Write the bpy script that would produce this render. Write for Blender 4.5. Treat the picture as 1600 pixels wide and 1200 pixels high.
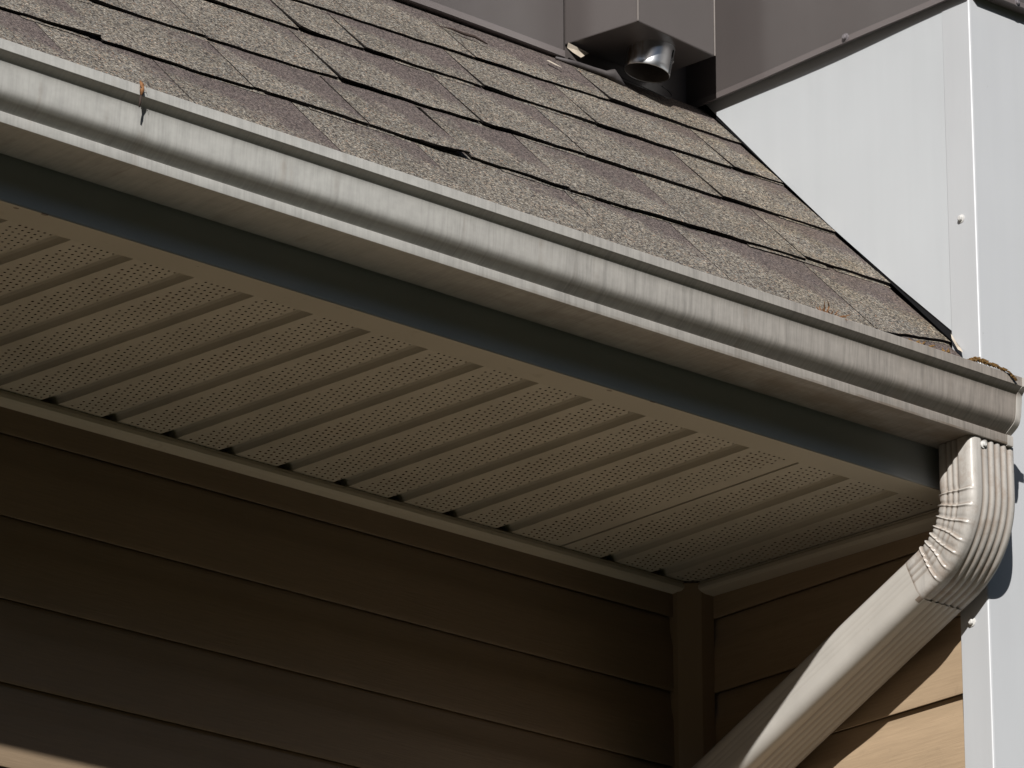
import bpy, math, random
from mathutils import Vector, Matrix, noise
random.seed(7)
for o in list(bpy.data.objects): bpy.data.objects.remove(o)
sc = bpy.context.scene
COL = sc.collection

# ------------------------------------------------------------------ camera
cam_d = bpy.data.cameras.new("camera"); cam = bpy.data.objects.new("camera", cam_d); COL.objects.link(cam)
PITCH = math.radians(20.2892); HEAD = math.radians(48.666)
Hh = Vector((math.cos(HEAD), math.sin(HEAD), 0)); Zz = Vector((0, 0, 1))
Fw = Hh*math.cos(PITCH) + Zz*math.sin(PITCH); Up = -Hh*math.sin(PITCH) + Zz*math.cos(PITCH); Rt = Fw.cross(Up)
mw = Matrix.Identity(4)
for i in range(3):
    mw[i][0] = Rt[i]; mw[i][1] = Up[i]; mw[i][2] = -Fw[i]
CAM = Vector((-4.9779, -5.2749, -2.3685))
mw.translation = CAM
cam.matrix_world = mw
cam_d.sensor_width = 36; cam_d.lens = 8250/1600*36; cam_d.clip_start = .1; cam_d.clip_end = 600
sc.camera = cam

# ------------------------------------------------------------------ light
SUN = Vector((-.95, -1.0, .790)).normalized()
el = math.asin(SUN.z)
w = bpy.data.worlds.new("World"); sc.world = w; w.use_nodes = True
nt = w.node_tree; bg = nt.nodes["Background"]
sky = nt.nodes.new("ShaderNodeTexSky"); sky.sky_type = 'NISHITA'; sky.sun_disc = False
sky.sun_elevation = el; sky.sun_rotation = math.atan2(SUN.x, SUN.y)
nt.links.new(sky.outputs[0], bg.inputs[0]); bg.inputs[1].default_value = .05
sd = bpy.data.lights.new("sun", 'SUN'); sd.energy = 5.0; sd.angle = math.radians(.5); sd.color = (1, .975, .935)
so = bpy.data.objects.new("sun", sd); COL.objects.link(so); so.location = (-6, -6, 8)
so.rotation_euler = SUN.to_track_quat('Z', 'Y').to_euler()
sc.view_settings.view_transform = 'Standard'; sc.view_settings.look = 'None'
sc.view_settings.exposure = .35; sc.view_settings.gamma = 1; sc.view_settings.use_curve_mapping = False

# ------------------------------------------------------------------ node helpers
class M:
    def __init__(s, name, rough=.5, spec=.5, metal=0):
        s.m = bpy.data.materials.new(name); s.m.use_nodes = True; s.t = s.m.node_tree
        s.b = s.t.nodes["Principled BSDF"]
        s.b.inputs["Roughness"].default_value = rough; s.b.inputs["Metallic"].default_value = metal
        s.b.inputs["Specular IOR Level"].default_value = spec
        s.pos = s.n("ShaderNodeNewGeometry").outputs["Position"]
    def n(s, t): return s.t.nodes.new(t)
    def l(s, a, b): s.t.links.new(a, b)
    def put(s, v, sock):
        if hasattr(v, "is_output"): s.l(v, sock)
        elif isinstance(v, (tuple, list)) and len(v) == 3 and sock.type == 'RGBA': sock.default_value = (*v, 1)
        else: sock.default_value = v
    def math(s, op, a, b=0, c=0, clamp=False):
        n = s.n("ShaderNodeMath"); n.operation = op; n.use_clamp = clamp
        s.put(a, n.inputs[0]); s.put(b, n.inputs[1]); s.put(c, n.inputs[2]); return n.outputs[0]
    def scale(s, v, xyz):
        n = s.n("ShaderNodeVectorMath"); n.operation = 'MULTIPLY'; s.put(v, n.inputs[0]); n.inputs[1].default_value = xyz; return n.outputs[0]
    def add(s, v, u):
        n = s.n("ShaderNodeVectorMath"); n.operation = 'ADD'; s.put(v, n.inputs[0]); s.put(u, n.inputs[1]); return n.outputs[0]
    def noise(s, v, scale, det=3, rough=.55, col=False, dist=0):
        n = s.n("ShaderNodeTexNoise"); s.put(v, n.inputs["Vector"]); n.inputs["Scale"].default_value = scale
        n.inputs["Detail"].default_value = det; n.inputs["Roughness"].default_value = rough; n.inputs["Distortion"].default_value = dist
        return n.outputs["Color" if col else "Fac"]
    def voro(s, v, scale):
        n = s.n("ShaderNodeTexVoronoi"); s.put(v, n.inputs["Vector"]); n.inputs["Scale"].default_value = scale
        return n.outputs["Distance"], n.outputs["Color"]
    def ramp(s, f, *stops, interp='LINEAR'):
        n = s.n("ShaderNodeValToRGB"); s.put(f, n.inputs[0]); r = n.color_ramp; r.interpolation = interp
        while len(r.elements) < len(stops): r.elements.new(.5)
        for e, (p, c) in zip(r.elements, stops):
            e.position = p; e.color = (c, c, c, 1) if not isinstance(c, tuple) else (*c, 1)
        return n.outputs[0]
    def mix(s, f, a, b, mode='MIX'):
        n = s.n("ShaderNodeMix"); n.data_type = 'RGBA'; n.blend_type = mode
        s.put(f, n.inputs[0]); s.put(a, n.inputs[6]); s.put(b, n.inputs[7]); return n.outputs[2]
    def xyz(s, v):
        n = s.n("ShaderNodeSeparateXYZ"); s.put(v, n.inputs[0]); return n.outputs
    def comb(s, x, y, z):
        n = s.n("ShaderNodeCombineXYZ"); s.put(x, n.inputs[0]); s.put(y, n.inputs[1]); s.put(z, n.inputs[2]); return n.outputs[0]
    def uv(s):
        n = s.n("ShaderNodeUVMap"); n.uv_map = "UVMap"; return n.outputs[0]
    def rnd(s): return s.n("ShaderNodeObjectInfo").outputs["Random"]
    def col(s, c): s.put(c, s.b.inputs["Base Color"]); return s
    def rough(s, r): s.put(r, s.b.inputs["Roughness"]); return s
    def bump(s, h, strength=.3, dist=.001):
        n = s.n("ShaderNodeBump"); s.put(h, n.inputs["Height"]); n.inputs["Strength"].default_value = strength
        n.inputs["Distance"].default_value = dist; s.l(n.outputs[0], s.b.inputs["Normal"]); return s

# ------------------------------------------------------------------ materials
def painted(name, c, rough=.4, dirt=.12, specks=True, wave=.0):
    m = M(name, rough)
    big = m.ramp(m.noise(m.pos, 3.5, 4), (.3, 1-dirt), (.7, 1.0))
    c1 = m.mix(1.0, c, big, 'MULTIPLY')
    fine = m.ramp(m.noise(m.scale(m.pos, (1, 1, .08)), 40, 4), (.3, .972), (.65, 1.0))
    c1 = m.mix(1.0, c1, fine, 'MULTIPLY')
    if specks:
        d, cc = m.voro(m.pos, 38)
        keep = m.math('GREATER_THAN', m.xyz(cc)[0], .86)
        dot = m.math('MULTIPLY', m.math('LESS_THAN', d, .034), keep)
        c1 = m.mix(m.math('MULTIPLY', dot, .55), c1, (.12, .10, .08))
    m.col(c1)
    m.rough(m.math('ADD', rough-.06, m.math('MULTIPLY', m.noise(m.pos, 25, 3), .12)))
    h = m.noise(m.pos, 4, 1)
    m.bump(h, .16, .004+wave)
    return m.m

MAT_WHITE = painted("white painted metal", (.465, .482, .498), .42, .05)
MAT_TRIMW = painted("white corner trim metal", (.450, .46, .475), .38, .05)
MAT_BROWN = painted("brown painted metal", (.083, .072, .0695), .36, .12)
MAT_HEM = painted("brown hem", (.128, .110, .107), .35, .08, False)

# gutter: weathered linen paint with run-off streaks
m = M("weathered gutter paint", .40)
p = m.xyz(m.pos)
st = m.comb(m.math('MULTIPLY', p[0], 1.0), m.math('MULTIPLY', p[1], .06), m.math('MULTIPLY', p[2], .06))
s1 = m.ramp(m.noise(st, 95, 4, .65), (.28, .70), (.46, 1.0))
s2 = m.ramp(m.noise(m.add(st, (3.1, 0, 0)), 300, 3, .6), (.32, .70), (.60, 1.0))
s3 = m.ramp(m.noise(m.add(st, (9.4, 0, 0)), 14, 3, .6), (.35, .0), (.75, 1.0))
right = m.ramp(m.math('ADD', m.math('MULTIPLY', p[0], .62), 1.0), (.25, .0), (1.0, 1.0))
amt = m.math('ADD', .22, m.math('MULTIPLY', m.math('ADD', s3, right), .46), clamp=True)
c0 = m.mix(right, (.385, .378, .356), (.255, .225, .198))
c1 = m.mix(amt, c0, m.mix(1.0, c0, s1, 'MULTIPLY'))
c1 = m.mix(amt, c1, m.mix(1.0, c1, s2, 'MULTIPLY'))
lng = m.ramp(m.noise(m.add(st, (21.7, 0, 0)), 42, 2, .5), (.60, .0), (.70, 1.0))
brk = m.ramp(m.noise(m.scale(m.pos, (1, 3, 3)), 9, 3), (.42, .0), (.60, 1.0))
c1 = m.mix(m.math('MULTIPLY', m.math('MULTIPLY', lng, brk), .38), c1, (.20, .165, .13))
gr = m.ramp(m.noise(m.pos, 45, 4, .65), (.35, .88), (.6, 1.0))
c1 = m.mix(1.0, c1, gr, 'MULTIPLY')
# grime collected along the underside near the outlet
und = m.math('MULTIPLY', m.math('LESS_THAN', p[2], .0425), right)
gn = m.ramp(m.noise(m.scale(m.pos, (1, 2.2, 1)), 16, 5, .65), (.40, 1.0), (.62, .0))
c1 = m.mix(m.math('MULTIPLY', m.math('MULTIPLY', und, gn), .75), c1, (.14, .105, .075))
m.col(c1); m.bump(m.noise(m.pos, 18, 2), .10, .002); MAT_GUT = m.m

m = M("weathered downspout paint", .36)
c0 = (.435, .41, .38)
st = m.scale(m.pos, (1, 1, .12))
s1 = m.ramp(m.noise(st, 70, 4, .6), (.34, .78), (.55, 1.0))
blot = m.ramp(m.noise(m.pos, 26, 6, .72), (.50, .0), (.70, 1.0))
c1 = m.mix(1.0, c0, s1, 'MULTIPLY')
c1 = m.mix(m.math('MULTIPLY', blot, .70), c1, (.25, .185, .14))
# grime caught in the creases (vertex attribute from the flute depth)
at = m.n("ShaderNodeAttribute"); at.attribute_name = "crease"
c1 = m.mix(m.math('MULTIPLY', at.outputs["Fac"], .84), c1, (.17, .125, .09))
m.col(c1); m.bump(m.noise(m.pos, 40, 3), .2, .0015); MAT_DOWN = m.m

m = M("pipe paint", .36)
c1 = m.mix(1.0, (.445, .42, .385), m.ramp(m.noise(m.pos, 14, 4), (.3, .9), (.65, 1.0)), 'MULTIPLY')
at = m.n("ShaderNodeAttribute"); at.attribute_name = "crease"
c1 = m.mix(m.math('MULTIPLY', at.outputs["Fac"], .6), c1, (.20, .15, .11))
c1 = m.mix(m.ramp(m.noise(m.pos, 60, 4, .7), (.66, 0.), (.8, .5)), c1, (.3, .23, .17))
m.col(c1); m.bump(m.noise(m.pos, 30, 2), .15, .0015); MAT_PIPE = m.m
m = M("fascia cladding", .30)
c = m.mix(m.ramp(m.noise(m.pos, 6, 4), (.3, 0.), (.7, 1.)), (.33, .35, .355), (.37, .385, .385))
m.col(c); MAT_FASC = m.m

def vinyl(name, c, grain=True):
    m = M(name, .48)
    p = m.xyz(m.pos)
    big = m.ramp(m.noise(m.pos, 4, 4), (.3, .9), (.7, 1.0))
    c1 = m.mix(1.0, c, big, 'MULTIPLY')
    if grain:
        v = m.comb(m.math('MULTIPLY', p[0], .05), m.math('MULTIPLY', p[1], .05), p[2])
        g = m.noise(v, 330, 4, .6, dist=.35)
        c1 = m.mix(1.0, c1, m.ramp(g, (.3, .88), (.7, 1.03)), 'MULTIPLY')
        m.bump(g, .35, .0012)
    dirt = m.ramp(m.noise(m.pos, 30, 5, .7), (.62, 0.), (.8, .35))
    c1 = m.mix(dirt, c1, (.16, .12, .08))
    m.col(c1); return m.m
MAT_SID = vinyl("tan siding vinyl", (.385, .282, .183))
MAT_LIP = vinyl("clay fascia lip", (.43, .395, .325), False)
def _marks():
    t = MAT_LIP.node_tree; b = t.nodes["Principled BSDF"]; old = b.inputs["Base Color"].links[0].from_socket
    m = M.__new__(M); m.m = MAT_LIP; m.t = t; m.b = b; m.pos = m.n("ShaderNodeNewGeometry").outputs["Position"]
    d, cc = m.voro(m.scale(m.pos, (.55, 1, 1)), 52)
    near = m.math('LESS_THAN', m.xyz(m.pos)[1], -.556)
    f = m.math('MULTIPLY', m.math('LESS_THAN', d, .16), m.math('MULTIPLY', near, m.math('GREATER_THAN', m.xyz(cc)[0], .55)))
    m.col(m.mix(m.math('MULTIPLY', f, .75), old, (.10, .06, .035)))
_marks()
MAT_SIDM = vinyl("darker tan siding vinyl", (.225, .165, .108))  # main wall tan, darker than the return wall's
MAT_CPOST = vinyl("tan corner post vinyl", (.30, .22, .14), False)
MAT_SOFTRIM = vinyl("clay soffit trim", (.52, .475, .39), False)

# perforated soffit: real openings into the dark eave cavity
m = M("perforated soffit vinyl", .5)
uv = m.uv(); u = m.xyz(uv)[0]; v = m.xyz(uv)[1]
big = m.ramp(m.noise(m.pos, 9, 4), (.3, .86), (.7, 1.0))
c1 = m.mix(1.0, (.46, .425, .355), big, 'MULTIPLY')
PX, PV = .0094, .0119
row = m.math('FLOOR', m.math('DIVIDE', v, PV))
fv = m.math('MULTIPLY', m.math('SUBTRACT', m.math('FRACT', m.math('DIVIDE', v, PV)), .5), PV)
off = m.math('MULTIPLY', m.math('MODULO', row, 2), .5)
uu = m.math('SUBTRACT', m.math('DIVIDE', m.math('SUBTRACT', u, .011), PX), off)
fu = m.math('MULTIPLY', m.math('SUBTRACT', m.math('FRACT', uu), .5), PX)
r2 = m.math('ADD', m.math('MULTIPLY', fu, fu), m.math('MULTIPLY', fv, fv))
hole = m.math('LESS_THAN', r2, .00165**2)
rim = m.math('LESS_THAN', r2, .0025**2)
inn = m.math('MULTIPLY', m.math('GREATER_THAN', uu, 0), m.math('LESS_THAN', uu, 5.6))
inn = m.math('MULTIPLY', inn, m.math('GREATER_THAN', v, .012))
hole = m.math('MULTIPLY', hole, inn); rim = m.math('MULTIPLY', rim, inn)
rust = m.ramp(m.noise(m.pos, 14, 4, .6), (.45, .1), (.7, .75))
c1 = m.mix(m.math('MULTIPLY', rim, rust), c1, (.16, .075, .03))
m.col(c1)
tr = m.n("ShaderNodeBsdfTransparent"); mx = m.n("ShaderNodeMixShader")
out = m.t.nodes["Material Output"]
m.l(hole, mx.inputs[0]); m.l(m.b.outputs[0], mx.inputs[1]); m.l(tr.outputs[0], mx.inputs[2]); m.l(mx.outputs[0], out.inputs[0])
MAT_SOF = m.m

# asphalt granules
m = M("asphalt shingle granules", .95, .25)
uv = m.uv(); u = m.xyz(uv)[0]; v = m.xyz(uv)[1]; rn = m.rnd()
d, cc = m.voro(m.pos, 470)
gsel = m.xyz(cc)
gcol = m.ramp(gsel[0], (.0, (.030, .026, .026)), (.22, (.09, .080, .074)), (.45, (.20, .178, .152)), (.68, (.32, .288, .235)),
              (.84, (.21, .22, .222)), (.95, (.54, .50, .43)), (1.0, (.36, .22, .15)))
n2 = m.ramp(m.noise(m.pos, 300, 3, .7), (.3, .50), (.7, 1.45))
gcol = m.mix(1.0, gcol, n2, 'MULTIPLY')
tone = m.ramp(m.noise(m.add(m.pos, m.comb(m.math('MULTIPLY', rn, 5), 0, 0)), 9, 3), (.3, .80), (.7, 1.10))
gcol = m.mix(1.0, gcol, tone, 'MULTIPLY')
# factory printed darker granule blend, upper right of each tab
wob = m.math('MULTIPLY', m.math('SUBTRACT', m.noise(m.pos, 24, 4, .6), .5), .7)
f = m.math('ADD', m.math('ADD', m.math('MULTIPLY', v, .95), m.math('MULTIPLY', u, .55)), wob)
f = m.math('ADD', f, m.math('MULTIPLY', m.math('SUBTRACT', rn, .5), .5))
dk = m.ramp(f, (.78, .0), (1.30, 1.0))
gcol = m.mix(1.0, gcol, (.655, .632, .610), 'MULTIPLY')
drk = m.ramp(gsel[1], (.0, (.022, .017, .018)), (.5, (.066, .050, .049)), (1.0, (.15, .118, .110)))
gcol = m.mix(m.math('MULTIPLY', dk, .80), gcol, drk)
px = m.xyz(m.pos)[0]
moss = m.math('MULTIPLY', m.ramp(m.math('ADD', m.math('MULTIPLY', px, 1.3), 1.0), (.45, 0.), (1., .40)), m.ramp(m.noise(m.pos, 11, 4), (.4, 0.), (.62, 1.)))
gcol = m.mix(moss, gcol, m.mix(1.0, gcol, (1.05, .92, .66), 'MULTIPLY'))
m.col(gcol); m.bump(d, .55, .0012); MAT_GRAN = m.m
def simple(name, c, rough=.8, spec=.3, metal=0, var=.3, sc_=40):
    m = M(name, rough, spec, metal)
    m.col(m.mix(1.0, c, m.ramp(m.noise(m.pos, sc_, 4), (.3, 1-var), (.7, 1+var*.3)), 'MULTIPLY')); return m.m
MAT_ASPH = simple("asphalt felt", (.012, .010, .009), .9, .1)
MAT_FLASH = simple("black step flashing", (.010, .010, .011), .7, .2)
MAT_GALV = M("galvanised duct", .33, .5, 1.0)
MAT_GALV.col(MAT_GALV.mix(MAT_GALV.ramp(MAT_GALV.noise(MAT_GALV.scale(MAT_GALV.pos, (1, 1, .25)), 45, 4, .6), (.57, 0.), (.68, .7)), (.66, .67, .68), (.32, .20, .08)))
MAT_GALV = MAT_GALV.m
MAT_DUCTSHADE = simple("duct inner shade", (.16, .135, .12), .6, .4, .3, .5, 30)  # dark tone paints the shade inside the duct
MAT_SCREW = simple("screw head paint", (.60, .59, .57), .3, .5, .0)
MAT_SCREWB = simple("brown screw head", (.22, .20, .21), .3, .5, .3)
MAT_NEEDLE = simple("dead needles", (.22, .105, .045), .8, .2, 0, .5, 300)
MAT_MOSSY = simple("dry catkin", (.20, .115, .04), .9, .2, 0, .6, 400)
MAT_STICK = simple("dark twig bark", (.05, .035, .03), .9, .2)
MAT_SEAL = simple("grey sealant", (.07, .062, .062), .6)
MAT_CREAM = simple("cream flashing", (.45, .39, .32), .6)
MAT_WIRE = simple("black cable", (.02, .02, .02), .4, .5)
m = M("dry ground", .95, .2)
g = m.noise(m.pos, 1.2, 6, .6)
m.col(m.mix(m.ramp(g, (.35, 0.), (.65, 1.)), (.040, .048, .020), (.070, .066, .032))); MAT_GROUND = m.m

MAT_BOUNCE = simple("added bounce concrete", (.52, .475, .415), .85, .2, 0, .15, 3)  # pale tone set to bounce sunlight up under the eave
MAT_LEAF = simple("added woodland foliage", (.045, .06, .028), .9, .2, 0, .6, 2)
# ------------------------------------------------------------------ object helpers
WL = {}
def thing(name, label, cat, loc=(0, 0, 0), group=None):
    o = bpy.data.objects.new(name, None); COL.objects.link(o); o.location = loc; o.empty_display_size = .1
    o['label'] = label; o['category'] = cat
    if group: o['group'] = group
    WL[o] = Vector(loc); return o
def tag(o, label, cat, group=None):
    o['label'] = label; o['category'] = cat
    if group: o['group'] = group
    return o
def mesh(name, V, Fc, mats, parent=None, smooth=False, uvs=None, fm=None, attr=None):
    V = [Vector(v) for v in V]
    c = sum(V, Vector())/len(V)
    me = bpy.data.meshes.new(name); me.from_pydata([v-c for v in V], [], Fc)
    if not isinstance(mats, (list, tuple)): mats = [mats]
    for a in mats: me.materials.append(a)
    if fm: me.polygons.foreach_set("material_index", fm)
    if uvs:
        ul = me.uv_layers.new(name="UVMap")
        for lp in me.loops: ul.data[lp.index].uv = uvs[lp.vertex_index]
    if attr:
        a = me.attributes.new("crease", 'FLOAT', 'POINT'); a.data.foreach_set("value", attr)
    if smooth: me.polygons.foreach_set("use_smooth", [True]*len(me.polygons))
    me.update()
    o = bpy.data.objects.new(name, me); COL.objects.link(o)
    WL[o] = c; o.location = c
    if parent is not None:
        o.parent = parent; o.location = c - WL[parent]
    return o
def autosmooth(o, ang=35):
    me = o.data
    me.polygons.foreach_set("use_smooth", [True]*len(me.polygons))
    me.set_sharp_from_angle(angle=math.radians(ang))
def bevel(o, wd=.0015, seg=2):
    b = o.modifiers.new("bevel", 'BEVEL'); b.width = wd; b.segments = seg; b.limit_method = 'ANGLE'; b.angle_limit = math.radians(40)
    b.harden_normals = False
    return o
def box(name, lo, hi, mat, parent=None, bv=0):
    x0, y0, z0 = lo; x1, y1, z1 = hi
    V = [(x0,y0,z0),(x1,y0,z0),(x1,y1,z0),(x0,y1,z0),(x0,y0,z1),(x1,y0,z1),(x1,y1,z1),(x0,y1,z1)]
    Fc = [(0,3,2,1),(4,5,6,7),(0,1,5,4),(1,2,6,5),(2,3,7,6),(3,0,4,7)]
    o = mesh(name, V, Fc, mat, parent)
    if bv: bevel(o, bv)
    return o
def prism(name, poly, axis, a, b, mat, parent=None, smooth=False, seg=1, jig=None):
    """extrude a closed 2-D polygon. axis x: poly=(y,z); axis y: poly=(x,z); axis z: poly=(x,y)"""
    n = len(poly); V = []
    for k in range(seg+1):
        t = a + (b-a)*k/seg
        for (p, q) in poly:
            v = {'x': (t, p, q), 'y': (p, t, q), 'z': (p, q, t)}[axis]
            V.append(jig(v) if jig else v)
    Fc = []
    for k in range(seg):
        for i in range(n):
            j = (i+1) % n
            Fc.append((k*n+i, k*n+j, (k+1)*n+j, (k+1)*n+i))
    Fc.append(tuple(range(n-1, -1, -1))); Fc.append(tuple(range(seg*n, seg*n+n)))
    o = mesh(name, V, Fc, mat, parent)
    # consistent outward normals
    import bmesh
    bm = bmesh.new(); bm.from_mesh(o.data); bmesh.ops.recalc_face_normals(bm, faces=bm.faces); bm.to_mesh(o.data); bm.free()
    if smooth: autosmooth(o)
    return o
def strip(pts, th):
    """thin closed polygon around a polyline"""
    L = []; n = len(pts)
    for i, (a, b) in enumerate(pts):
        p0 = pts[max(i-1, 0)]; p1 = pts[min(i+1, n-1)]
        dx, dy = p1[0]-p0[0], p1[1]-p0[1]; l = math.hypot(dx, dy) or 1
        L.append((a + dy/l*th, b - dx/l*th))
    return list(pts) + L[::-1]
def tube(name, pts, r, mat, parent=None, n=6):
    V = []; Fc = []
    pts = [Vector(p) for p in pts]
    for i, p in enumerate(pts):
        d = (pts[min(i+1, len(pts)-1)] - pts[max(i-1, 0)]).normalized()
        a = d.cross(Vector((.3, .2, .93))).normalized(); b = d.cross(a)
        rr = r[i] if isinstance(r, list) else r
        for k in range(n):
            an = 2*math.pi*k/n; V.append(p + a*math.cos(an)*rr + b*math.sin(an)*rr)
    for i in range(len(pts)-1):
        for k in range(n):
            Fc.append((i*n+k, i*n+(k+1) % n, (i+1)*n+(k+1) % n, (i+1)*n+k))
    Fc.append(tuple(range(n-1, -1, -1))); Fc.append(tuple(range((len(pts)-1)*n, len(pts)*n)))
    if name is None: return V, Fc
    return mesh(name, V, Fc, mat, parent, True)

ZG = -3.97
# ------------------------------------------------------------------ ground
g = mesh("ground", [(-160,-160,ZG),(160,-160,ZG),(160,160,ZG),(-160,160,ZG)], [(0,1,2,3)], MAT_GROUND); g['kind'] = 'structure'
pv = box("bounce_walk", (-9, -1.0, ZG), (.2, -.02, ZG+.06), MAT_BOUNCE); pv['kind'] = 'structure'  # unseen pale strip, added to bounce light onto the soffit
pv = box("bounce_walk", (.2, -1.6, ZG), (7, -.60, ZG+.06), MAT_BOUNCE); pv['kind'] = 'structure'  # added bounce strip continued in front of the bay
# unseen wood edge, added to block low sky and shade the far ground
V = []; Fc = []; NA, NR = 170, 9
for i in range(NA+1):
    a = math.radians(172 + 196*i/NA)
    hgt = 13.0 + 1.6*noise.noise(Vector((i*.35, 1, 0))) + .9*noise.noise(Vector((i*1.3, 5, 0)))
    for j in range(NR+1):
        r_ = 25 + 1.6*noise.noise(Vector((i*.6, j*.8, 3))) + 1.5*(j/NR)**3
        V.append((r_*math.cos(a), r_*math.sin(a), ZG + hgt*j/NR))
for i in range(NA):
    for j in range(NR): Fc.append((i*(NR+1)+j, (i+1)*(NR+1)+j, (i+1)*(NR+1)+j+1, i*(NR+1)+j+1))
wood = mesh("added_woodland", V, Fc, MAT_LEAF, None); wood['kind'] = 'stuff'

# ------------------------------------------------------------------ siding walls
EXP = .1115
WY = .012      # main wall face (y), faces -y
WXS = .0312    # back of the return wall planks
WX = .020      # return wall face (x), faces -x
prof = [(.000,.0050),(.010,.0052),(.020,.0060),(.030,.0080),(.037,.0100),(.044,.0114),(.060,.0120),(.104,.0128),(.1100,.0128),(.1116,.0124),(.1120,.0117),(.1114,.0108),(.1082,.0103),(.1074,.0004)]
X_L = -3.2
main_wall = thing("siding_wall", "long tan horizontal siding wall in deep shade under the eave", "wall", (-1.6, .1, ZG))
box("wall_core", (X_L, WY+.0005, ZG), (.0, .16, .55), MAT_CPOST, main_wall)
def plank(ztop, which, y0=None):
    poly = [(d, ztop - s) for (s, d) in prof]
    if which == 'main':
        pl = [(WY - d, z) for d, z in poly] + [(WY+.0003, ztop-.1072)]
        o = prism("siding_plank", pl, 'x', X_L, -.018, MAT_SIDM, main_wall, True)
    else:
        pl = [(WXS - d, z) for d, z in poly] + [(WXS+.0003, ztop-.1072)]
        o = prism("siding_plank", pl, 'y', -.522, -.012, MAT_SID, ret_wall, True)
    return o
ret_wall = thing("siding_wall", "short tan siding return wall behind the downspout, partly sunlit", "wall", (.05, -.26, ZG))
box("wall_core", (WXS+.0005, -.521, ZG), (.0330, .012, .185), MAT_CPOST, ret_wall)
k = 0
zt = -.053 + EXP
while zt - EXP > ZG:
    plank(zt, 'main'); plank(zt, 'ret'); zt -= EXP
# inside corner post
prism("inside_corner_post", [(-.031, WY-.001), (-.031, -.010), (-.026, -.0135), (-.0085, -.030), (-.005, -.033), (WX-.001, -.033), (WX-.001, WY-.001)], 'z', ZG, -.004, MAT_CPOST, main_wall, True)

# ------------------------------------------------------------------ soffit
sof = thing("soffit", "clay coloured perforated vented soffit under the roof eave", "soffit", (-1.0, -.28, .0))
def xo(k): return -1.146 + .0937*k
def xi(k): return -1.169 + .0987*k
YO, YI = -.552, .006
def zs(y): return -.014*(y-.0)/(-.57)
GD = .011
for k in range(-16, 13):
    seam = (k == 9)
    # cross-section from the right lip of the previous groove to this groove's far side, u across (m)
    P = .0955
    cs = [(0, 0), (.0690, 0), (.0712, .0008), (.0745, .0033), (.0788, .0066), (.0835, .0094), (.0880, .0108), (.0912, .0106), (.0935, .0080), (.0949, .0034), (P, 0)]
    if seam: cs = [(0, 0), (.0890, 0), (.0893, .004), (.0912, .004), (.0915, -.0012), (P, 0)]
    if k == 12: cs = [(0, 0), (.0690, 0), (P, 0), (.118, 0)]
    V = []; UVs = []; Fc = []
    ys = [YO + (YI-YO)*i/4 for i in range(5)]
    for yi, y in enumerate(ys):
        f = (y - (-.52))/(0 - (-.52))
        # groove start (u=.0735) sits on the measured line k ; panel left edge on k-1 + groove width
        a = (xo(k-1) + (P-.0690)*1.0)*(1-f) + (xi(k-1) + (P-.0690))*f
        b = (xo(k) + (P-.0690))*(1-f) + (xi(k) + (P-.0690))*f
        for (u, h) in cs:
            xx = a + (b-a)*u/P
            V.append((xx, y, zs(y) + h)); UVs.append((u, YI - y))
    nc = len(cs)
    for i in range(4):
        for j in range(nc-1):
            Fc.append((i*nc+j, i*nc+j+1, (i+1)*nc+j+1, (i+1)*nc+j))
    o = mesh("soffit_panel", V, Fc, MAT_SOF, sof, False, UVs)
# wall side channels
chan = [(-.014, -.0015), (-.014, -.0035), (-.0165, -.007), (-.0165, -.012), (-.013, -.0165), (-.006, -.0185), (WY, -.0185), (WY, -.0155), (-.006, -.0155), (-.011, -.013), (-.0125, -.009), (-.010, -.005), (-.010, -.0015)]
prism("wall_channel", chan, 'x', X_L, -.022, MAT_SOFTRIM, sof, True)
chan2 = [(WX-WY+ (a-0)*1.0 + .0, b) for a, b in chan]
prism("wall_channel", chan2, 'y', -.535, -.022, MAT_SOFTRIM, sof, True, 6, lambda v: (v[0], v[1], v[2] + zs(v[1])))
# dark lining boards of the eave cavity above the soffit
box("cavity_back", (X_L, .006, .02), (.02, .011, .55), MAT_ASPH, sof)
prism("cavity_end", [(-.52, .02), (.005, .02), (.005, .70), (-.52, .17)], 'x', .0183, .0188, MAT_ASPH, sof)

# ------------------------------------------------------------------ fascia
FY = -.570
fas = thing("fascia_board", "metal clad fascia board in shade between gutter and soffit", "fascia", (-1.5, FY, 0))
prism("cladding", [(FY, .158), (FY, -.0150), (FY+.0008, -.0162), (FY+.046, -.0152), (FY+.046, -.0142), (FY+.0035, -.0150), (FY+.002, -.013), (FY+.002, .158)], 'x', X_L, .0165, MAT_FASC, fas, False)
# the returned lip is clay coloured like the soffit
prism("bottom_lip", [(FY+.0004, -.0164), (FY+.0470, -.0155), (FY+.0470, -.0166), (FY+.0004, -.0175)], 'x', X_L, .0165, MAT_LIP, fas)
box("backing_board", (X_L, FY+.003, -.008), (.016, FY+.030, .15), MAT_ASPH, fas)

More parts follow.
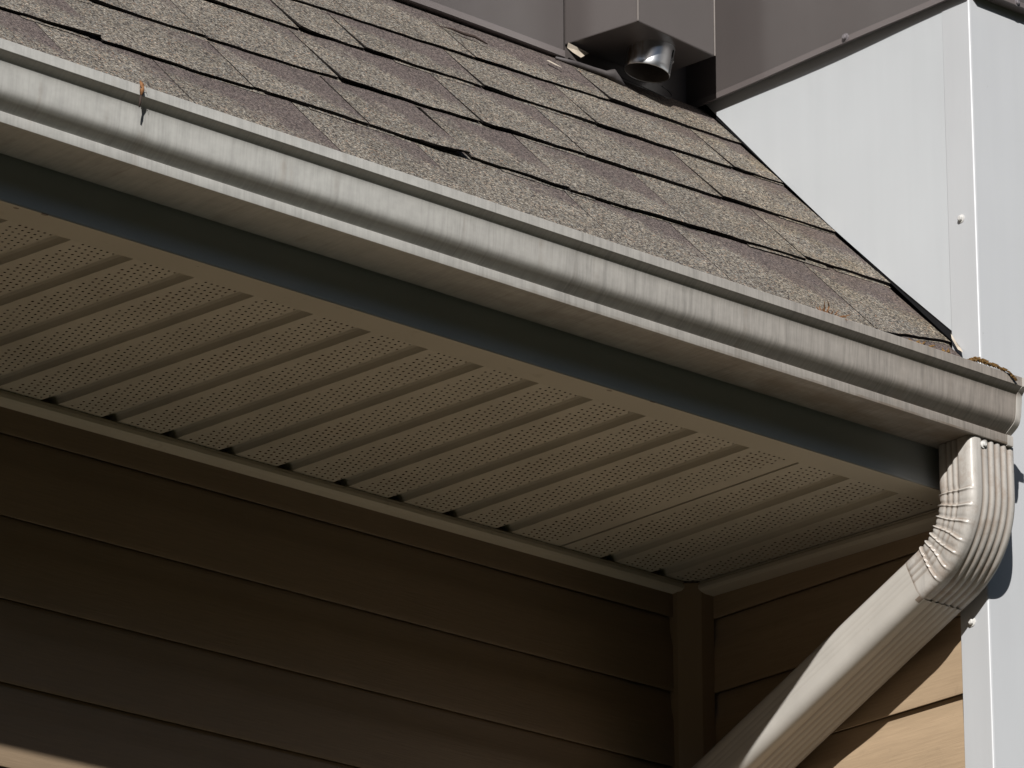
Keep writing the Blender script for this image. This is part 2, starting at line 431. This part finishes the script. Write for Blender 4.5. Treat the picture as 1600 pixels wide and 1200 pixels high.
# ------------------------------------------------------------------ roof
def zr(y): return .451 + 1.04*(y+.3)
RN = Vector((0, -1.04, 1)).normalized(); RE = Vector((0, 1, 1.04)).normalized()
roof = thing("shingle_roof", "weathered brown grey asphalt shingle roof slope above the gutter", "roof", (-1.2, -.3, .45))
prism("roof_deck", [(-.600, zr(-.600)-.002), (.16, zr(.16)-.002), (.16, zr(.16)-.022), (-.600, zr(-.600)-.022)], 'x', X_L, .0180, MAT_ASPH, roof)
prism("drip_edge", [(-.600, zr(-.600)-.0005), (-.55, zr(-.55)-.0005), (-.55, zr(-.55)-.0015), (-.602, zr(-.602)-.0015), (-.604, zr(-.604)-.030), (-.602, zr(-.602)-.030)], 'x', X_L, .0165, MAT_FASC, roof)
CO = [(-.575, .012), (-.440, .030), (-.325, .055), (-.218, .050), (-.133, .058), (-.045, .060), (.045, .06), (.13, .06)]
def yc(k, x):
    y, s = CO[k]
    y += s*(x+.6)
    if k == 1: y += .022*max(0, min(1, (x+.55)/.5))
    if k == 0: y += .050*max(0, min(1, (x+.24)/.24))
    return y
SE = {0: [-1.53, -1.345, -1.113, -.904, -.639, -.438, -.168],
      1: [-1.427, -1.18, -.985, -.807, -.628, -.40, -.16],
      2: [-1.40, -1.18, -.95, -.69, -.49, -.22],
      3: [-1.33, -1.13, -.93, -.81, -.587, -.37, -.09],
      4: [-1.4, -1.19, -.99, -.76, -.53, -.255],
      5: [-1.3, -1.08, -.88, -.66, -.46, -.21], 6: [-1.2, -.95, -.72, -.5, -.28]}
def shingle(k, x0, x1, name, y0f, y1f, hb, ht, th, gap=.0007, lift=0., liftside=1, seed=0, mats=(MAT_GRAN, MAT_ASPH), ragged=.0017):
    nx = 14; ny = 4
    V = []; UVs = []; Fc = []; fm = []
    xs = [x0+gap + (x1-x0-2*gap)*i/nx for i in range(nx+1)]
    for layer in (0, 1):
        for i, x in enumerate(xs):
            u = i/nx
            ya = y0f(x); yb = y1f(x)
            ya += (noise.noise(Vector((x*26, seed*3.1, k*7.7))) * ragged*1.6 + noise.noise(Vector((x*140, seed*1.7, k)))*ragged*.6)
            lf = lift*max(0, (u if liftside > 0 else 1-u)-.3)**1.5 + .0012*noise.noise(Vector((x*9, k*3.3, seed)))
            for j in range(ny+1):
                t = j/ny
                y = ya + (yb-ya)*t
                h = hb + (ht-hb)*min(1, t*(y1f(x)-y0f(x))/.12) + lf*(1-t)**2 - (th if layer else 0)
                V.append(Vector((x, y, zr(y))) + RN*h)
                UVs.append((u, t))
    n1 = (nx+1)*(ny+1)
    def I(l, i, j): return l*n1 + i*(ny+1) + j
    for i in range(nx):
        for j in range(ny):
            Fc.append((I(0,i,j), I(0,i+1,j), I(0,i+1,j+1), I(0,i,j+1))); fm.append(0)
    for i in range(nx):
        Fc.append((I(1,i,0), I(1,i+1,0), I(0,i+1,0), I(0,i,0))); fm.append(1)
        Fc.append((I(0,i,ny), I(0,i+1,ny), I(1,i+1,ny), I(1,i,ny))); fm.append(1)
    for j in range(ny):
        Fc.append((I(0,0,j), I(0,0,j+1), I(1,0,j+1), I(1,0,j))); fm.append(1)
        Fc.append((I(1,nx,j), I(1,nx,j+1), I(0,nx,j+1), I(0,nx,j))); fm.append(1)
    return mesh(name, V, Fc, list(mats), roof, False, UVs, fm)
TOPH, LOWH = .0094, .0042
for k in range(0, 5):
    xs = SE[k][:]
    x = xs[0]
    while x > X_L+.3:
        x -= random.uniform(.18, .25); xs.insert(0, x)
    xs = [X_L] + xs + [.0188 if k else .014]
    for i in range(len(xs)-1):
        a, b = xs[i], xs[i+1]
        sd_ = random.uniform(0, 100)
        dd, tl, xm = random.uniform(-.0028, .0028), random.uniform(-.022, .022), (a+b)/2
        if k == 0: dd *= .3; tl *= .3
        y0 = (lambda k, dd, tl, xm: (lambda x: yc(k, x) + dd + tl*(x-xm)))(k, dd, tl, xm)
        y1 = (lambda k: (lambda x: min(yc(k+1, x) + .022, -.022)))(k)
        special = (k == 1 and abs(b + .807) < .002)
        special2 = (k == 1 and abs(a + .807) < .002)
        lift = random.choice([0, .001, .002, .004, .006])
        if special: lift = .011
        if k == 0: lift *= .4
        if special: b -= .0050
        o = shingle(k, a, b, "shingle", y0, y1, TOPH, LOWH, random.choice([.0024, .0030, .0040]), (.0028 if (special or special2) else random.choice([.0007, .0010, .0013])),
                    lift, random.choice([-1, 1]) if not special else 1, sd_)
        # laminated under-layer, showing as a second edge under part of the butt
        w_ = (b-a)
        s0 = a + w_*random.uniform(.25, .5); s1 = b + w_*random.uniform(-.12, .28)
        s1 = min(s1, .0186 if k else .012)
        if s1 - s0 > .05:
            yy0 = (lambda k, d: (lambda x: yc(k, x) - d))(k, random.uniform(.0024, .0058))
            yy1 = (lambda k: (lambda x: min(yc(k, x) + .05, -.03)))(k)
            shingle(k, s0, s1, "shingle_backing", yy0, yy1, TOPH-random.uniform(.0034,.0048), TOPH-.0058, random.choice([.0020, .0032]), .0006, 0, 1, sd_+5, ragged=.0006)
# starter strip seen at the right hand end
shingle(0, -.30, .010, "starter_strip", lambda x: -.578, lambda x: -.50, .0052, .0045, .0040, .0005, 0, 1, 3.3)
# step flashing
prism("step_flashing", [(-.545, zr(-.545)+.0125), (-.03, zr(-.03)+.0125), (-.03, zr(-.03)+.075), (-.515, zr(-.515)+.060), (-.523, zr(-.523)+.045), (-.545, zr(-.545)+.016)], 'x', .0213, .0228, MAT_FLASH, roof)

# ------------------------------------------------------------------ white clad bump-out
PX_ = .020; PYF = -.5725
bump = thing("clad_bay", "white metal clad bay wall with corner trim right of the roof", "wall", (.6, -.0, ZG))
box("bay_core", (.0338, PYF+.003, ZG), (1.3, .9, 1.9), MAT_FLASH, bump)
def bow(y, z): return .0018*math.sin((y+.05)*9.0)*math.exp(-((z-.74)/.12)**2) 
# side panel with raking bottom edge, built as a gridded sheet with slight oil-canning
RK = [(-.60, .031), (-.522, .029), (-.414, .0195), (-.289, .0135), (-.176, .0145), (-.02, .021), (.05, .022)]
V = []; Fc = []; nY, nZ = 18, 14
ytop0, ytop1 = -.5235, .02
for layer in (0, 1):
    for i in range(nY+1):
        y = ytop0 + (ytop1-ytop0)*i/nY
        zb = zr(y) + [f0+(f1-f0)*(y-a0)/(a1-a0) for (a0, f0), (a1, f1) in zip(RK, RK[1:]) if a0-1e-6 <= y <= a1+1e-6][0]
        for j in range(nZ+1):
            z = zb + (1.85-zb)*(j/nZ)**1.6
            V.append((PX_ - .0005 + layer*.0016 - bow(y, z), y, z))
n1 = (nY+1)*(nZ+1)
for l in (0, 1):
    for i in range(nY):
        for j in range(nZ):
            q = (l*n1+i*(nZ+1)+j, l*n1+(i+1)*(nZ+1)+j, l*n1+(i+1)*(nZ+1)+j+1, l*n1+i*(nZ+1)+j+1)
            Fc.append(q[::-1] if l == 0 else q)
for i in range(nY):
    Fc.append((i*(nZ+1), (i+1)*(nZ+1), n1+(i+1)*(nZ+1), n1+i*(nZ+1)))
mesh("side_panel", V, Fc, MAT_WHITE, bump, False)
ct = prism("corner_trim", [(PX_-.0025, -.5220), (PX_-.0025, PYF-.0006), (PX_-.0013, PYF-.0020), (PX_+.0010, PYF-.0025), (.60, PYF-.0025), (.60, PYF+.0005), (PX_+.0130, PYF+.0005), (PX_+.0130, -.5220)], 'z', ZG, 1.88, MAT_TRIMW, bump)
bevel(ct, .0006, 2)
box("front_panel", (.6002, PYF-.0012, ZG), (1.3, PYF+.0025, 1.88), MAT_WHITE, bump)
def screw(name, p, nrm, r, mat, parent):
    nrm = Vector(nrm); a = nrm.orthogonal().normalized(); b = nrm.cross(a)
    rings = [(r*1.55, 0), (r*1.55, r*.22), (r*1.02, r*.35), (r*.98, r*1.05), (r*.7, r*1.25)]
    V = []; Fc = []
    for i, (rr, h) in enumerate(rings):
        n = 12
        for q in range(n):
            an = 2*math.pi*q/n; hx = 1.0 if i < 2 else (1.0 if q % 2 == 0 else .92)
            V.append(Vector(p) + nrm*h + (a*math.cos(an) + b*math.sin(an))*rr*hx)
    for i in range(len(rings)-1):
        for q in range(12):
            Fc.append((i*12+q, i*12+(q+1) % 12, (i+1)*12+(q+1) % 12, (i+1)*12+q))
    Fc.append(tuple(range(48, 60)))
    return mesh(name, V, Fc, mat, parent)
screw("screw", (PX_-.0025, -.5475, .410), (-1, 0, 0), .0040, MAT_SCREW, bump)
screw("screw", (PX_-.0025, -.5440, -.181), (-1, 0, 0), .0042, MAT_SCREW, bump)
# sealant and sheared flashing tip at the foot of the rake
mesh("sealant_tip", [(.0140, -.524, .2440), (.0165, -.529, .2330), (.0160, -.541, .2170), (.0110, -.549, .2080), (.0100, -.540, .2150), (.0120, -.527, .2350), (.0168, -.534, .2250)], [(0,1,6),(1,2,6),(2,3,6),(3,4,6),(4,5,6),(5,0,6)], MAT_CREAM, bump)

# ------------------------------------------------------------------ brown metal cladding above
BX = PX_ - .0145; BZ = .7452; BYP = -.005
clad = thing("brown_cladding", "dark brown sheet metal band wrapping the upper walls over the roof", "cladding", (.2, 0, BZ))
def sheet_x(name, x, y0, y1, z0, z1, th, mat, par, wob=0):  # faces -x
    V = []; Fc = []; n = 20
    for l in (0, 1):
        for i in range(n+1):
            y = y0 + (y1-y0)*i/n
            wv = wob*math.sin((y+.07)*10.5)*math.sin((y)*5+1.3)
            for z, s in ((z0, 1.), (min(z0+.12, (z0+z1)/2), .5 if z1-z0 > .05 else .97), (z1, 0. if z1-z0 > .05 else .94)):
                V.append((x + l*th - wv*s, y, z))
    m_ = (n+1)*3
    for i in range(n):
        for j in range(2):
            q = (i*3+j, (i+1)*3+j, (i+1)*3+j+1, i*3+j+1)
            Fc.append(q[::-1]); Fc.append(tuple(a+m_ for a in q))
        Fc.append((i*3, (i+1)*3, m_+(i+1)*3, m_+i*3))
    for e in (0, n):
        for j in range(2): Fc.append((e*3+j, e*3+j+1, m_+e*3+j+1, m_+e*3+j))
    return mesh(name, V, Fc, mat, par, False)
sheet_x("side_panel", BX, -.583, BYP, BZ+.0085, 1.95, .004, MAT_BROWN, clad, .0022)
sheet_x("hem", BX-.0015, -.583, BYP, BZ-.0005, BZ+.0086, .0045, MAT_HEM, clad, .0022)
box("front_panel", (PX_-.0025, PYF-.0195, BZ+.0085), (1.32, PYF-.0030, 1.95), MAT_BROWN, clad, .0008)
box("front_hem", (PX_-.0025, PYF-.0210, BZ), (1.32, PYF-.0030, BZ+.0083), MAT_HEM, clad, .0008)
box("recess_panel", (-.36, BYP, BZ), (BX+.0035, BYP+.004, 1.95), MAT_BROWN, clad)
box("recess_hem", (-.36, BYP-.0015, BZ-.001), (BX-.0005, BYP+.0015, BZ+.008), MAT_HEM, clad)
LY = -.034
# left panel, overlapping the recess panel, with a slight sag in its lower edge
def zl(x): return BZ + .002 + .004*math.exp(-((x+.27)/.12)**2)*-1 + .0035*math.sin((x+.2)*2.2)
V = []; Fc = []; n = 24
for l in (0, 1):
    for i in range(n+1):
        x = X_L + (-.268-X_L)*i/n
        for z in (zl(x)+.010, 1.95): V.append((x, LY + l*.003, z))
m_ = (n+1)*2
for i in range(n):
    q = (i*2, (i+1)*2, (i+1)*2+1, i*2+1); Fc.append(q); Fc.append(tuple(a+m_ for a in q[::-1]))
    Fc.append((i*2, m_+i*2, m_+(i+1)*2, (i+1)*2))
Fc.append((n*2, m_+n*2, m_+n*2+1, n*2+1))
mesh("left_panel", V, Fc, MAT_BROWN, clad)
V = []; Fc = []
for i in range(n+1):
    x = X_L + (-.268-X_L)*i/n
    for (yy, zz) in ((LY-.003, .0105), (LY-.0035, .0), (LY-.001, -.0015), (LY+.010, -.0005), (LY+.010, .003), (LY+.001, .0105)): V.append((x, yy, zl(x)+zz))
for i in range(n):
    for j in range(6): Fc.append((i*6+j, (i+1)*6+j, (i+1)*6+(j+1) % 6, i*6+(j+1) % 6)[::-1])
Fc.append(tuple(range(n*6, n*6+6)))
mesh("left_hem", V, Fc, MAT_HEM, clad)
box("wall_behind", (X_L, .155, .55), (PX_, .20, 1.95), MAT_FLASH, clad)
box("top_cap", (X_L, LY, 1.95), (1.32, .9, 1.97), MAT_BROWN, clad)
screw("screw", (BX-.0012, -.342, .752), (-1, 0, 0), .0042, MAT_SCREWB, clad)
screw("screw", (.098, PYF-.0200, .7500), (0, -1, 0), .0036, MAT_SCREWB, clad)
mesh("flashing_scrap", [(-.248, -.022, .777), (-.207, -.022, .7715), (-.224, -.023, .7595), (-.240, -.023, .7630), (-.248, -.019, .770)], [(0,4,3,2,1)], MAT_CREAM, clad)

# ------------------------------------------------------------------ vent hood with duct
HZ = .780
MAT_EDGE = simple("painted edge highlight", (.42, .38, .36), .3, .5, 0, .1)  # pale tone paints the highlight on the hood's edges
hood = thing("vent_hood", "brown boxed metal exhaust chase with a round duct stub beneath", "vent", (-.14, -.07, HZ))
quad = [(-.218, -.140), (-.048, -.122), (-.060, BYP-.002), (-.242, BYP-.002)]
V = []; Fc = []
for z in (HZ, 1.8):
    for (a, b) in quad: V.append((a + (0 if z == HZ else .004), b, z))
Fc = [(0,1,5,4),(1,2,6,5),(2,3,7,6),(3,0,4,7),(0,3,2,1),(4,5,6,7)]
bevel(mesh("box", V, Fc, MAT_BROWN, hood), .0018, 2)
# edge highlights painted as pale tubes along the hood corners
tube("edge_highlight", [(-.2182, -.1402, HZ+.001), (-.2142, -.1402, 1.8)], .0015, MAT_EDGE, hood)
tube("edge_highlight", [(-.0478, -.1222, HZ+.001), (-.0438, -.1222, 1.8)], .0015, MAT_EDGE, hood)
# duct: open stub hanging a little askew, with rolled rim, seam and a dark inner face painting its shade
V = []; Fc = []; n = 48; rr = .0342
piv = Vector((-.134, -.078, HZ)); RM = Matrix.Rotation(math.radians(11), 4, Hh)
def dp(a_, r_, z): return piv + RM @ Vector((math.cos(a_)*r_, math.sin(a_)*r_, z))
rings = [(rr, .012), (rr, -.012), (rr, -.028), (rr+.0002, -.0370), (rr-.0005, -.0380), (rr-.0010, -.0370)]
for (r_, z) in rings:
    for q in range(n): V.append(dp(2*math.pi*q/n, r_, z))
for i in range(len(rings)-1):
    for q in range(n): Fc.append((i*n+q, (i+1)*n+q, (i+1)*n+(q+1) % n, i*n+(q+1) % n))
duct = mesh("duct_stub", V, Fc, MAT_GALV, hood, True)
V = []; Fc = []
for z in (-.0369, .010):
    for q in range(n): V.append(dp(2*math.pi*q/n, rr-.0011, z))
for q in range(n): Fc.append((q, q+n, (q+1) % n+n, (q+1) % n))
Fc.append(tuple(range(n, 2*n)))
mesh("duct_inner_shade", V, Fc, MAT_DUCTSHADE, duct, True)
an = math.radians(-62)
V, Fc = tube(None, [dp(an, rr+.0003, .0), dp(an, rr+.0003, -.0376)], .0012, None)
mesh("duct_seam", V, Fc, MAT_FLASH, duct)
sp = dp(math.radians(-22), rr, -.008)
screw("duct_screw", sp, (sp - dp(0, 0, -.008)).normalized(), .0022, MAT_SCREW, duct)

# ------------------------------------------------------------------ gutter
GX = -.0095
gut = thing("gutter", "weathered linen coloured ogee rain gutter running along the eave", "gutter", (-1.5, -.63, .04))
gp = [(-.5722, .130), (-.5722, .042), (-.5735, .0402), (-.6490, .0393), (-.6505, .0396), (-.6510, .0406), (-.6511, .0524), (-.6504, .0532),
      (-.6455, .0538), (-.6500, .0566), (-.6550, .0601), (-.6595, .0635), (-.6632, .0667), (-.6655, .0694), (-.6670, .0725), (-.6678, .0770), (-.6682, .0830),
      (-.6686, .0900), (-.6690, .0970), (-.6697, .1026), (-.6710, .1063), (-.6735, .1091), (-.6765, .1112), (-.6795, .1130), (-.6814, .1140), (-.6820, .1147), (-.6820, .1270), (-.6812, .1278), (-.6700, .1278), (-.6695, .1248)]
def sag(v):
    x, y, z = v
    return (x, y + .0006*math.sin(x*3.1)+.0004*math.sin(x*8.3+1), z + .0008*math.sin(x*2.3+.5))
prism("trough", strip(gp, .0009)[:], 'x', X_L, GX, MAT_GUT, gut, True, 40, sag)
# end cap with a crimped flange
fl = [(y*1.0 - .0012 if y < -.6 else y, z - (.0012 if z < .05 else 0)) for (y, z) in gp[2:28]]
def crimp(v):
    x, y, z = v
    q = noise.noise(Vector((y*70, z*90, 2.2)))
    return (x + .0016*q*(1 if x > GX-.004 else 0), y - .0007*q, z)
prism("end_cap_flange", strip(fl, .0008), 'x', GX-.006, GX+.0045, MAT_DOWN, gut, True, 4, crimp)
prism("end_cap", [(y, z) for (y, z) in gp[1:28]], 'x', GX-.001, GX+.0008, MAT_DOWN, gut)

# ------------------------------------------------------------------ downspout
ds = thing("downspout", "fluted linen coloured downspout elbowing back toward the wall", "downspout", (-.045, -.6, .04))
WXD, WDD = .0890, .0670   # size in x, size in bend plane
XC = -.0385
def ds_profile(nside=13, rc=.0105):
    """closed loop of (x, w, kind, s) ; w>0 = inner side of the bend ; kind names the face"""
    L = []
    hx, hw = WXD/2, WDD/2
    def edge(p, q, kind, n):
        for i in range(n):
            t = i/n
            L.append((p[0]+(q[0]-p[0])*t, p[1]+(q[1]-p[1])*t, kind, t))
    def arc(cx_, cy_, a0, a1, n=5):
        for i in range(n):
            a = math.radians(a0 + (a1-a0)*i/n)
            L.append((cx_+math.cos(a)*rc, cy_+math.sin(a)*rc, 'c', 0))
    # start on outer face (w=-hw) going from +x to -x
    edge((hx-rc, -hw), (-hx+rc, -hw), 'outer', 40)
    arc(-hx+rc, -hw+rc, -90, -180)
    edge((-hx, -hw+rc), (-hx, hw-rc), 'left', 36)
    arc(-hx+rc, hw-rc, 180, 90)
    edge((-hx+rc, hw), (hx-rc, hw), 'inner', 24)
    arc(hx-rc, hw-rc, 90, 0)
    edge((hx, hw-rc), (hx, -hw+rc), 'right', 12)
    arc(hx-rc, -hw+rc, 0, -90)
    return L
PROF = ds_profile()
PROF2 = None
def bumpf(t, c, wd): return math.exp(-((t-c)/wd)**2)
def sweep(name, path, flute, crimps=(), parent=ds, side_flute=1.0, grow=0.0, cap=True, ringdark=0, mat=None, prof=None):
    """path: list of (y,z,tangent angle from straight-down toward +y, arclength)"""
    V = []; Fc = []; A = []
    PROF = prof or globals()['PROF']; n = len(PROF)
    for (y, z, ang, s) in path:
        nrm = Vector((0, math.cos(ang), math.sin(ang)))    # toward the inner side of the bend
        for (px_, pw, kind, t) in PROF:
            ox = ow = 0.0; cr = 0.0
            if kind == 'outer':
                g_ = sum(bumpf(t, c, .040) for c in (.10, .28, .46, .64, .82))
                ow = flute*g_; cr = g_*min(1, flute/.0022)
            elif kind == 'left':
                g_ = sum(bumpf(t, c, .045) for c in (.38, .60, .82))
                ox = flute*.85*side_flute*g_; cr = g_*.7*side_flute*min(1, flute/.0022)
            elif kind == 'inner':
                g_ = sum(bumpf(t, c, .05) for c in (.2, .5, .8)); ow = -flute*g_
            f_in = max(0, min(1, (pw/WDD+.52)/.13))
            for (sc_, amp) in crimps:
                # crimp ridge : raised sharp fold with a dip just before it
                d = s - sc_ + .0010*math.sin(pw*90+px_*60+sc_*900)
                rdg = math.exp(-(d/.0015)**2)*amp*f_in
                dip = math.exp(-((d+.0042)/.0034)**2)*amp*.55*f_in
                net = rdg - dip
                if kind == 'left' or (kind == 'c' and px_ < 0): ox -= net
                if kind == 'inner' or (kind == 'c' and pw > 0): ow += net
                if kind == 'right': ox += net
                cr = max(cr, .75*math.exp(-((d+.0026)/.0013)**2)*f_in)
            gx = 1 + grow
            X = XC + px_*gx + ox
            w_ = pw*gx + ow
            if ringdark and s > path[-1][3] - ringdark: cr = 1.2
            V.append((X, y + nrm.y*w_, z + nrm.z*w_)); A.append(max(0., min(1., cr*.85)))
    for i in range(len(path)-1):
        for k in range(n):
            Fc.append((i*n+k, i*n+(k+1) % n, (i+1)*n+(k+1) % n, (i+1)*n+k)[::-1])
    o = mesh(name, V, Fc, mat or MAT_DOWN, parent, True, attr=A)
    return o
BA = math.radians(65.4); RC = .107
# upper elbow
path = []; s = 0
yv = -.6140; zb = -.030
for i in range(22):
    z = .0392 + (zb-.0392)*i/22; path.append((yv, z, 0, s)); s += (.0392-zb)/22
s_b = s
N = 300
for i in range(N+1):
    ph = BA*i/N; path.append((yv + RC - RC*math.cos(ph), zb - RC*math.sin(ph), ph, s_b + RC*ph))
ye, ze, _, s = path[-1]
dirv = (math.sin(BA), -math.cos(BA))
for i in range(1, 9):
    d = .034*i/8; path.append((ye + dirv[0]*d, ze + dirv[1]*d, BA, s + d))
cr_s = [s_b + RC*BA*q for q in (.03, .19, .35, .50, .64, .78, .93)]
elbow = sweep("upper_elbow", path, .0022, [(c, .0019) for c in cr_s], ringdark=.0118)
ye2, ze2 = path[-1][0], path[-1][1]
# sloping pipe
path = []; L = (-.110 - ye2)/dirv[0] + .010
for i in range(30):
    d = -.010 + (L+.01)*i/29; path.append((ye2 + dirv[0]*d, ze2 + dirv[1]*d, BA, d))
pipe = sweep("sloping_pipe", path, .0019, (), ds, .22, .035, ringdark=.0016, mat=MAT_PIPE, prof=ds_profile(13, .0150))
ye3, ze3 = path[-1][0], path[-1][1]
# lower elbow, bending back to vertical : path turns the other way (inner side is below)
path = []
s = 0
for i in range(6):
    d = -.012 + .012*i/5; path.append((ye3 + dirv[0]*d, ze3 + dirv[1]*d, BA, s)); s += .0024
ctr = (ye3 - RC*math.cos(BA)*1.0, ze3 - RC*math.sin(BA))
for i in range(1, 41):
    ph = BA*(1-i/40); path.append((ctr[0] + RC*math.cos(ph), ctr[1] + RC*math.sin(ph), ph, s)); s += RC*BA/40
yl, zl_ = path[-1][0], path[-1][1]
for i in range(1, 5): path.append((yl, zl_ - .012*i, 0, s)); s += .012
sweep("lower_elbow", path, .0020, (), ds, .6)
path = [(yl, zl_-.04 + (ZG+.06-zl_+.04)*i/6, 0, i) for i in range(7)]
sweep("vertical_pipe", path, .0020, (), ds, .6, .03)
# outlet collar and screw
box("outlet", (XC-.0365, -.6440, .0380), (XC+.0365, -.5840, .0398), MAT_DOWN, ds)
screw("elbow_screw", (XC-.0200, yv-WDD/2+.0006, .0300), (0, -1, 0), .0036, MAT_SCREW, ds)

# ------------------------------------------------------------------ debris
def clump(name, label, cat, base, n, L, spread, mat, up=(0, -.3, .5), r=.0006, seed=1):
    rnd = random.Random(seed); V = []; Fc = []
    base = Vector(base); up = Vector(up)
    for i in range(n):
        p = base + Vector((rnd.uniform(-1, 1)*spread[0], rnd.uniform(-1, 1)*spread[1], rnd.uniform(-.5, 1)*spread[2]))
        d = (up + Vector((rnd.uniform(-1, 1), rnd.uniform(-1, 1), rnd.uniform(-1, 1)))*.9).normalized()*L*rnd.uniform(.5, 1)
        q = Vector((rnd.uniform(-1, 1), rnd.uniform(-1, 1), rnd.uniform(-1, 1)))*L*.2
        v, f = tube(None, [p, p+d*.5+q, p+d], [r, r*1.6, r*.4], None, None, 5)
        o_ = len(V); V += v; Fc += [tuple(a+o_ for a in ff) for ff in f]
    return tag(mesh(name, V, Fc, mat, None, False), label, cat)
clump("needle_clump", "small reddish brown dry needle tuft behind the gutter lip, below the last long shingle", "debris", (-.364, -.656, .1260), 40, .026, (.012, .010, .008), MAT_NEEDLE, (0, -.1, .7), .0007, 3)
clump("needle_clump", "small orange brown crumbs of debris at the roof corner inside the gutter", "debris", (-.185, -.660, .1300), 40, .012, (.022, .008, .005), MAT_MOSSY, (.2, -.1, .4), .0011, 5)
clump("needle_clump", "brown debris bit next to the pale flashing tip", "debris", (-.145, -.660, .1300), 22, .011, (.008, .008, .005), MAT_MOSSY, (.2, -.1, .4), .0012, 6)
# long curled catkin hanging over the lip
rnd = random.Random(11); V = []; Fc = []
pts = [Vector((-.108, -.668, .1315)), Vector((-.093, -.672, .139)), Vector((-.077, -.676, .136)), Vector((-.061, -.680, .133)), Vector((-.045, -.684, .129)), Vector((-.033, -.686, .120))]
for i in range(240):
    t = rnd.random()*(len(pts)-1.001); a = int(t); p = pts[a].lerp(pts[a+1], t-a)
    rad = .0050*(1-t/(len(pts)-1)*.65)
    d = Vector((rnd.gauss(0, 1), rnd.gauss(0, 1), rnd.gauss(0, 1))).normalized()
    v, f = tube(None, [p, p+d*rad*.6, p+d*rad+Vector((.003, 0, -.001))], [.0009, .0012, .0003], None, None, 4)
    o_ = len(V); V += v; Fc += [tuple(q+o_ for q in ff) for ff in f]
tag(mesh("catkin", V, Fc, MAT_MOSSY, None), "curled brown catkin draped over the gutter lip near the downspout", "debris")
# insect-like seed husk on the far left of the lip
DY = Vector((0, 0, 0))
husk = thing("seed_husk", "thin brown husk with a short dark tail stuck on the gutter lip at left", "debris", (-1.524, -.695, .115))
tube("husk_body", [(-1.522, -.6800, .1330), (-1.5228, -.6850, .1262), (-1.5240, -.6868, .1190), (-1.5248, -.6862, .1120)], [.0010, .0026, .0030, .0014], MAT_NEEDLE, husk)
tube("dark_tail", [(-1.5245, -.6862, .114), (-1.5250, -.6850, .104), (-1.5255, -.6840, .097)], [.0010, .0014, .0008], MAT_STICK, husk)  # short dark tube below the husk body
for q in range(3):
    tube("leg", [(-1.5238, -.6860, .123-.002*q), (-1.5238+(-1)**q*.004, -.6885, .126-.0035*q), (-1.5238+(-1)**q*.0055, -.688, .122-.0035*q)], .0003, MAT_NEEDLE, husk, 4)
husk.location += DY
# twig lying on the roof, raised at its lower end
def rp(x, y, h): return Vector((x, y, zr(y))) + RN*h
tag(tube("twig", [rp(-.548, -.071, .010), rp(-.520, -.069, .012), rp(-.500, -.074, .013), rp(-.482, -.073, .014), rp(-.466, -.083, .014)], [.0004, .0016, .0022, .0022, .0010], MAT_STICK), "short dark twig lying on the upper shingles near the brown metal", "twig")
tag(tube("sealant_lump", [rp(-.285, -.030, .008), rp(-.250, -.031, .010), rp(-.215, -.032, .011), rp(-.192, -.033, .012), rp(-.182, -.034, .015), rp(-.174, -.036, .012), rp(-.160, -.042, .008)], [.002, .004, .004, .0045, .0085, .0065, .0015], MAT_SEAL, None, 10), "grey lump of old sealant on the roof beside the exhaust duct", "sealant")
cl = [rp(-.165 + .085*t, -.031 - .016*t, .014) for t in [q/8 for q in range(9)]] + [rp(-.080 + .010*math.sin(a_), -.0445 + .0075*(1-math.cos(a_))*.9, .015+.002*a_) for a_ in [q*.45 for q in range(1, 11)]]
tag(tube("cable", cl, .0008, MAT_WIRE), "thin black cable looped on the roof in the shade under the duct", "cable")
# pale scrape lying on the roof left of the vent
tag(mesh("paint_flake", [rp(-.335, -.062, .0125), rp(-.328, -.060, .013), rp(-.316, -.066, .013), rp(-.312, -.071, .0135), rp(-.322, -.068, .0128)], [(0, 1, 2, 3, 4)], MAT_CREAM), "tiny pale paint flake on the shingles left of the duct", "debris")
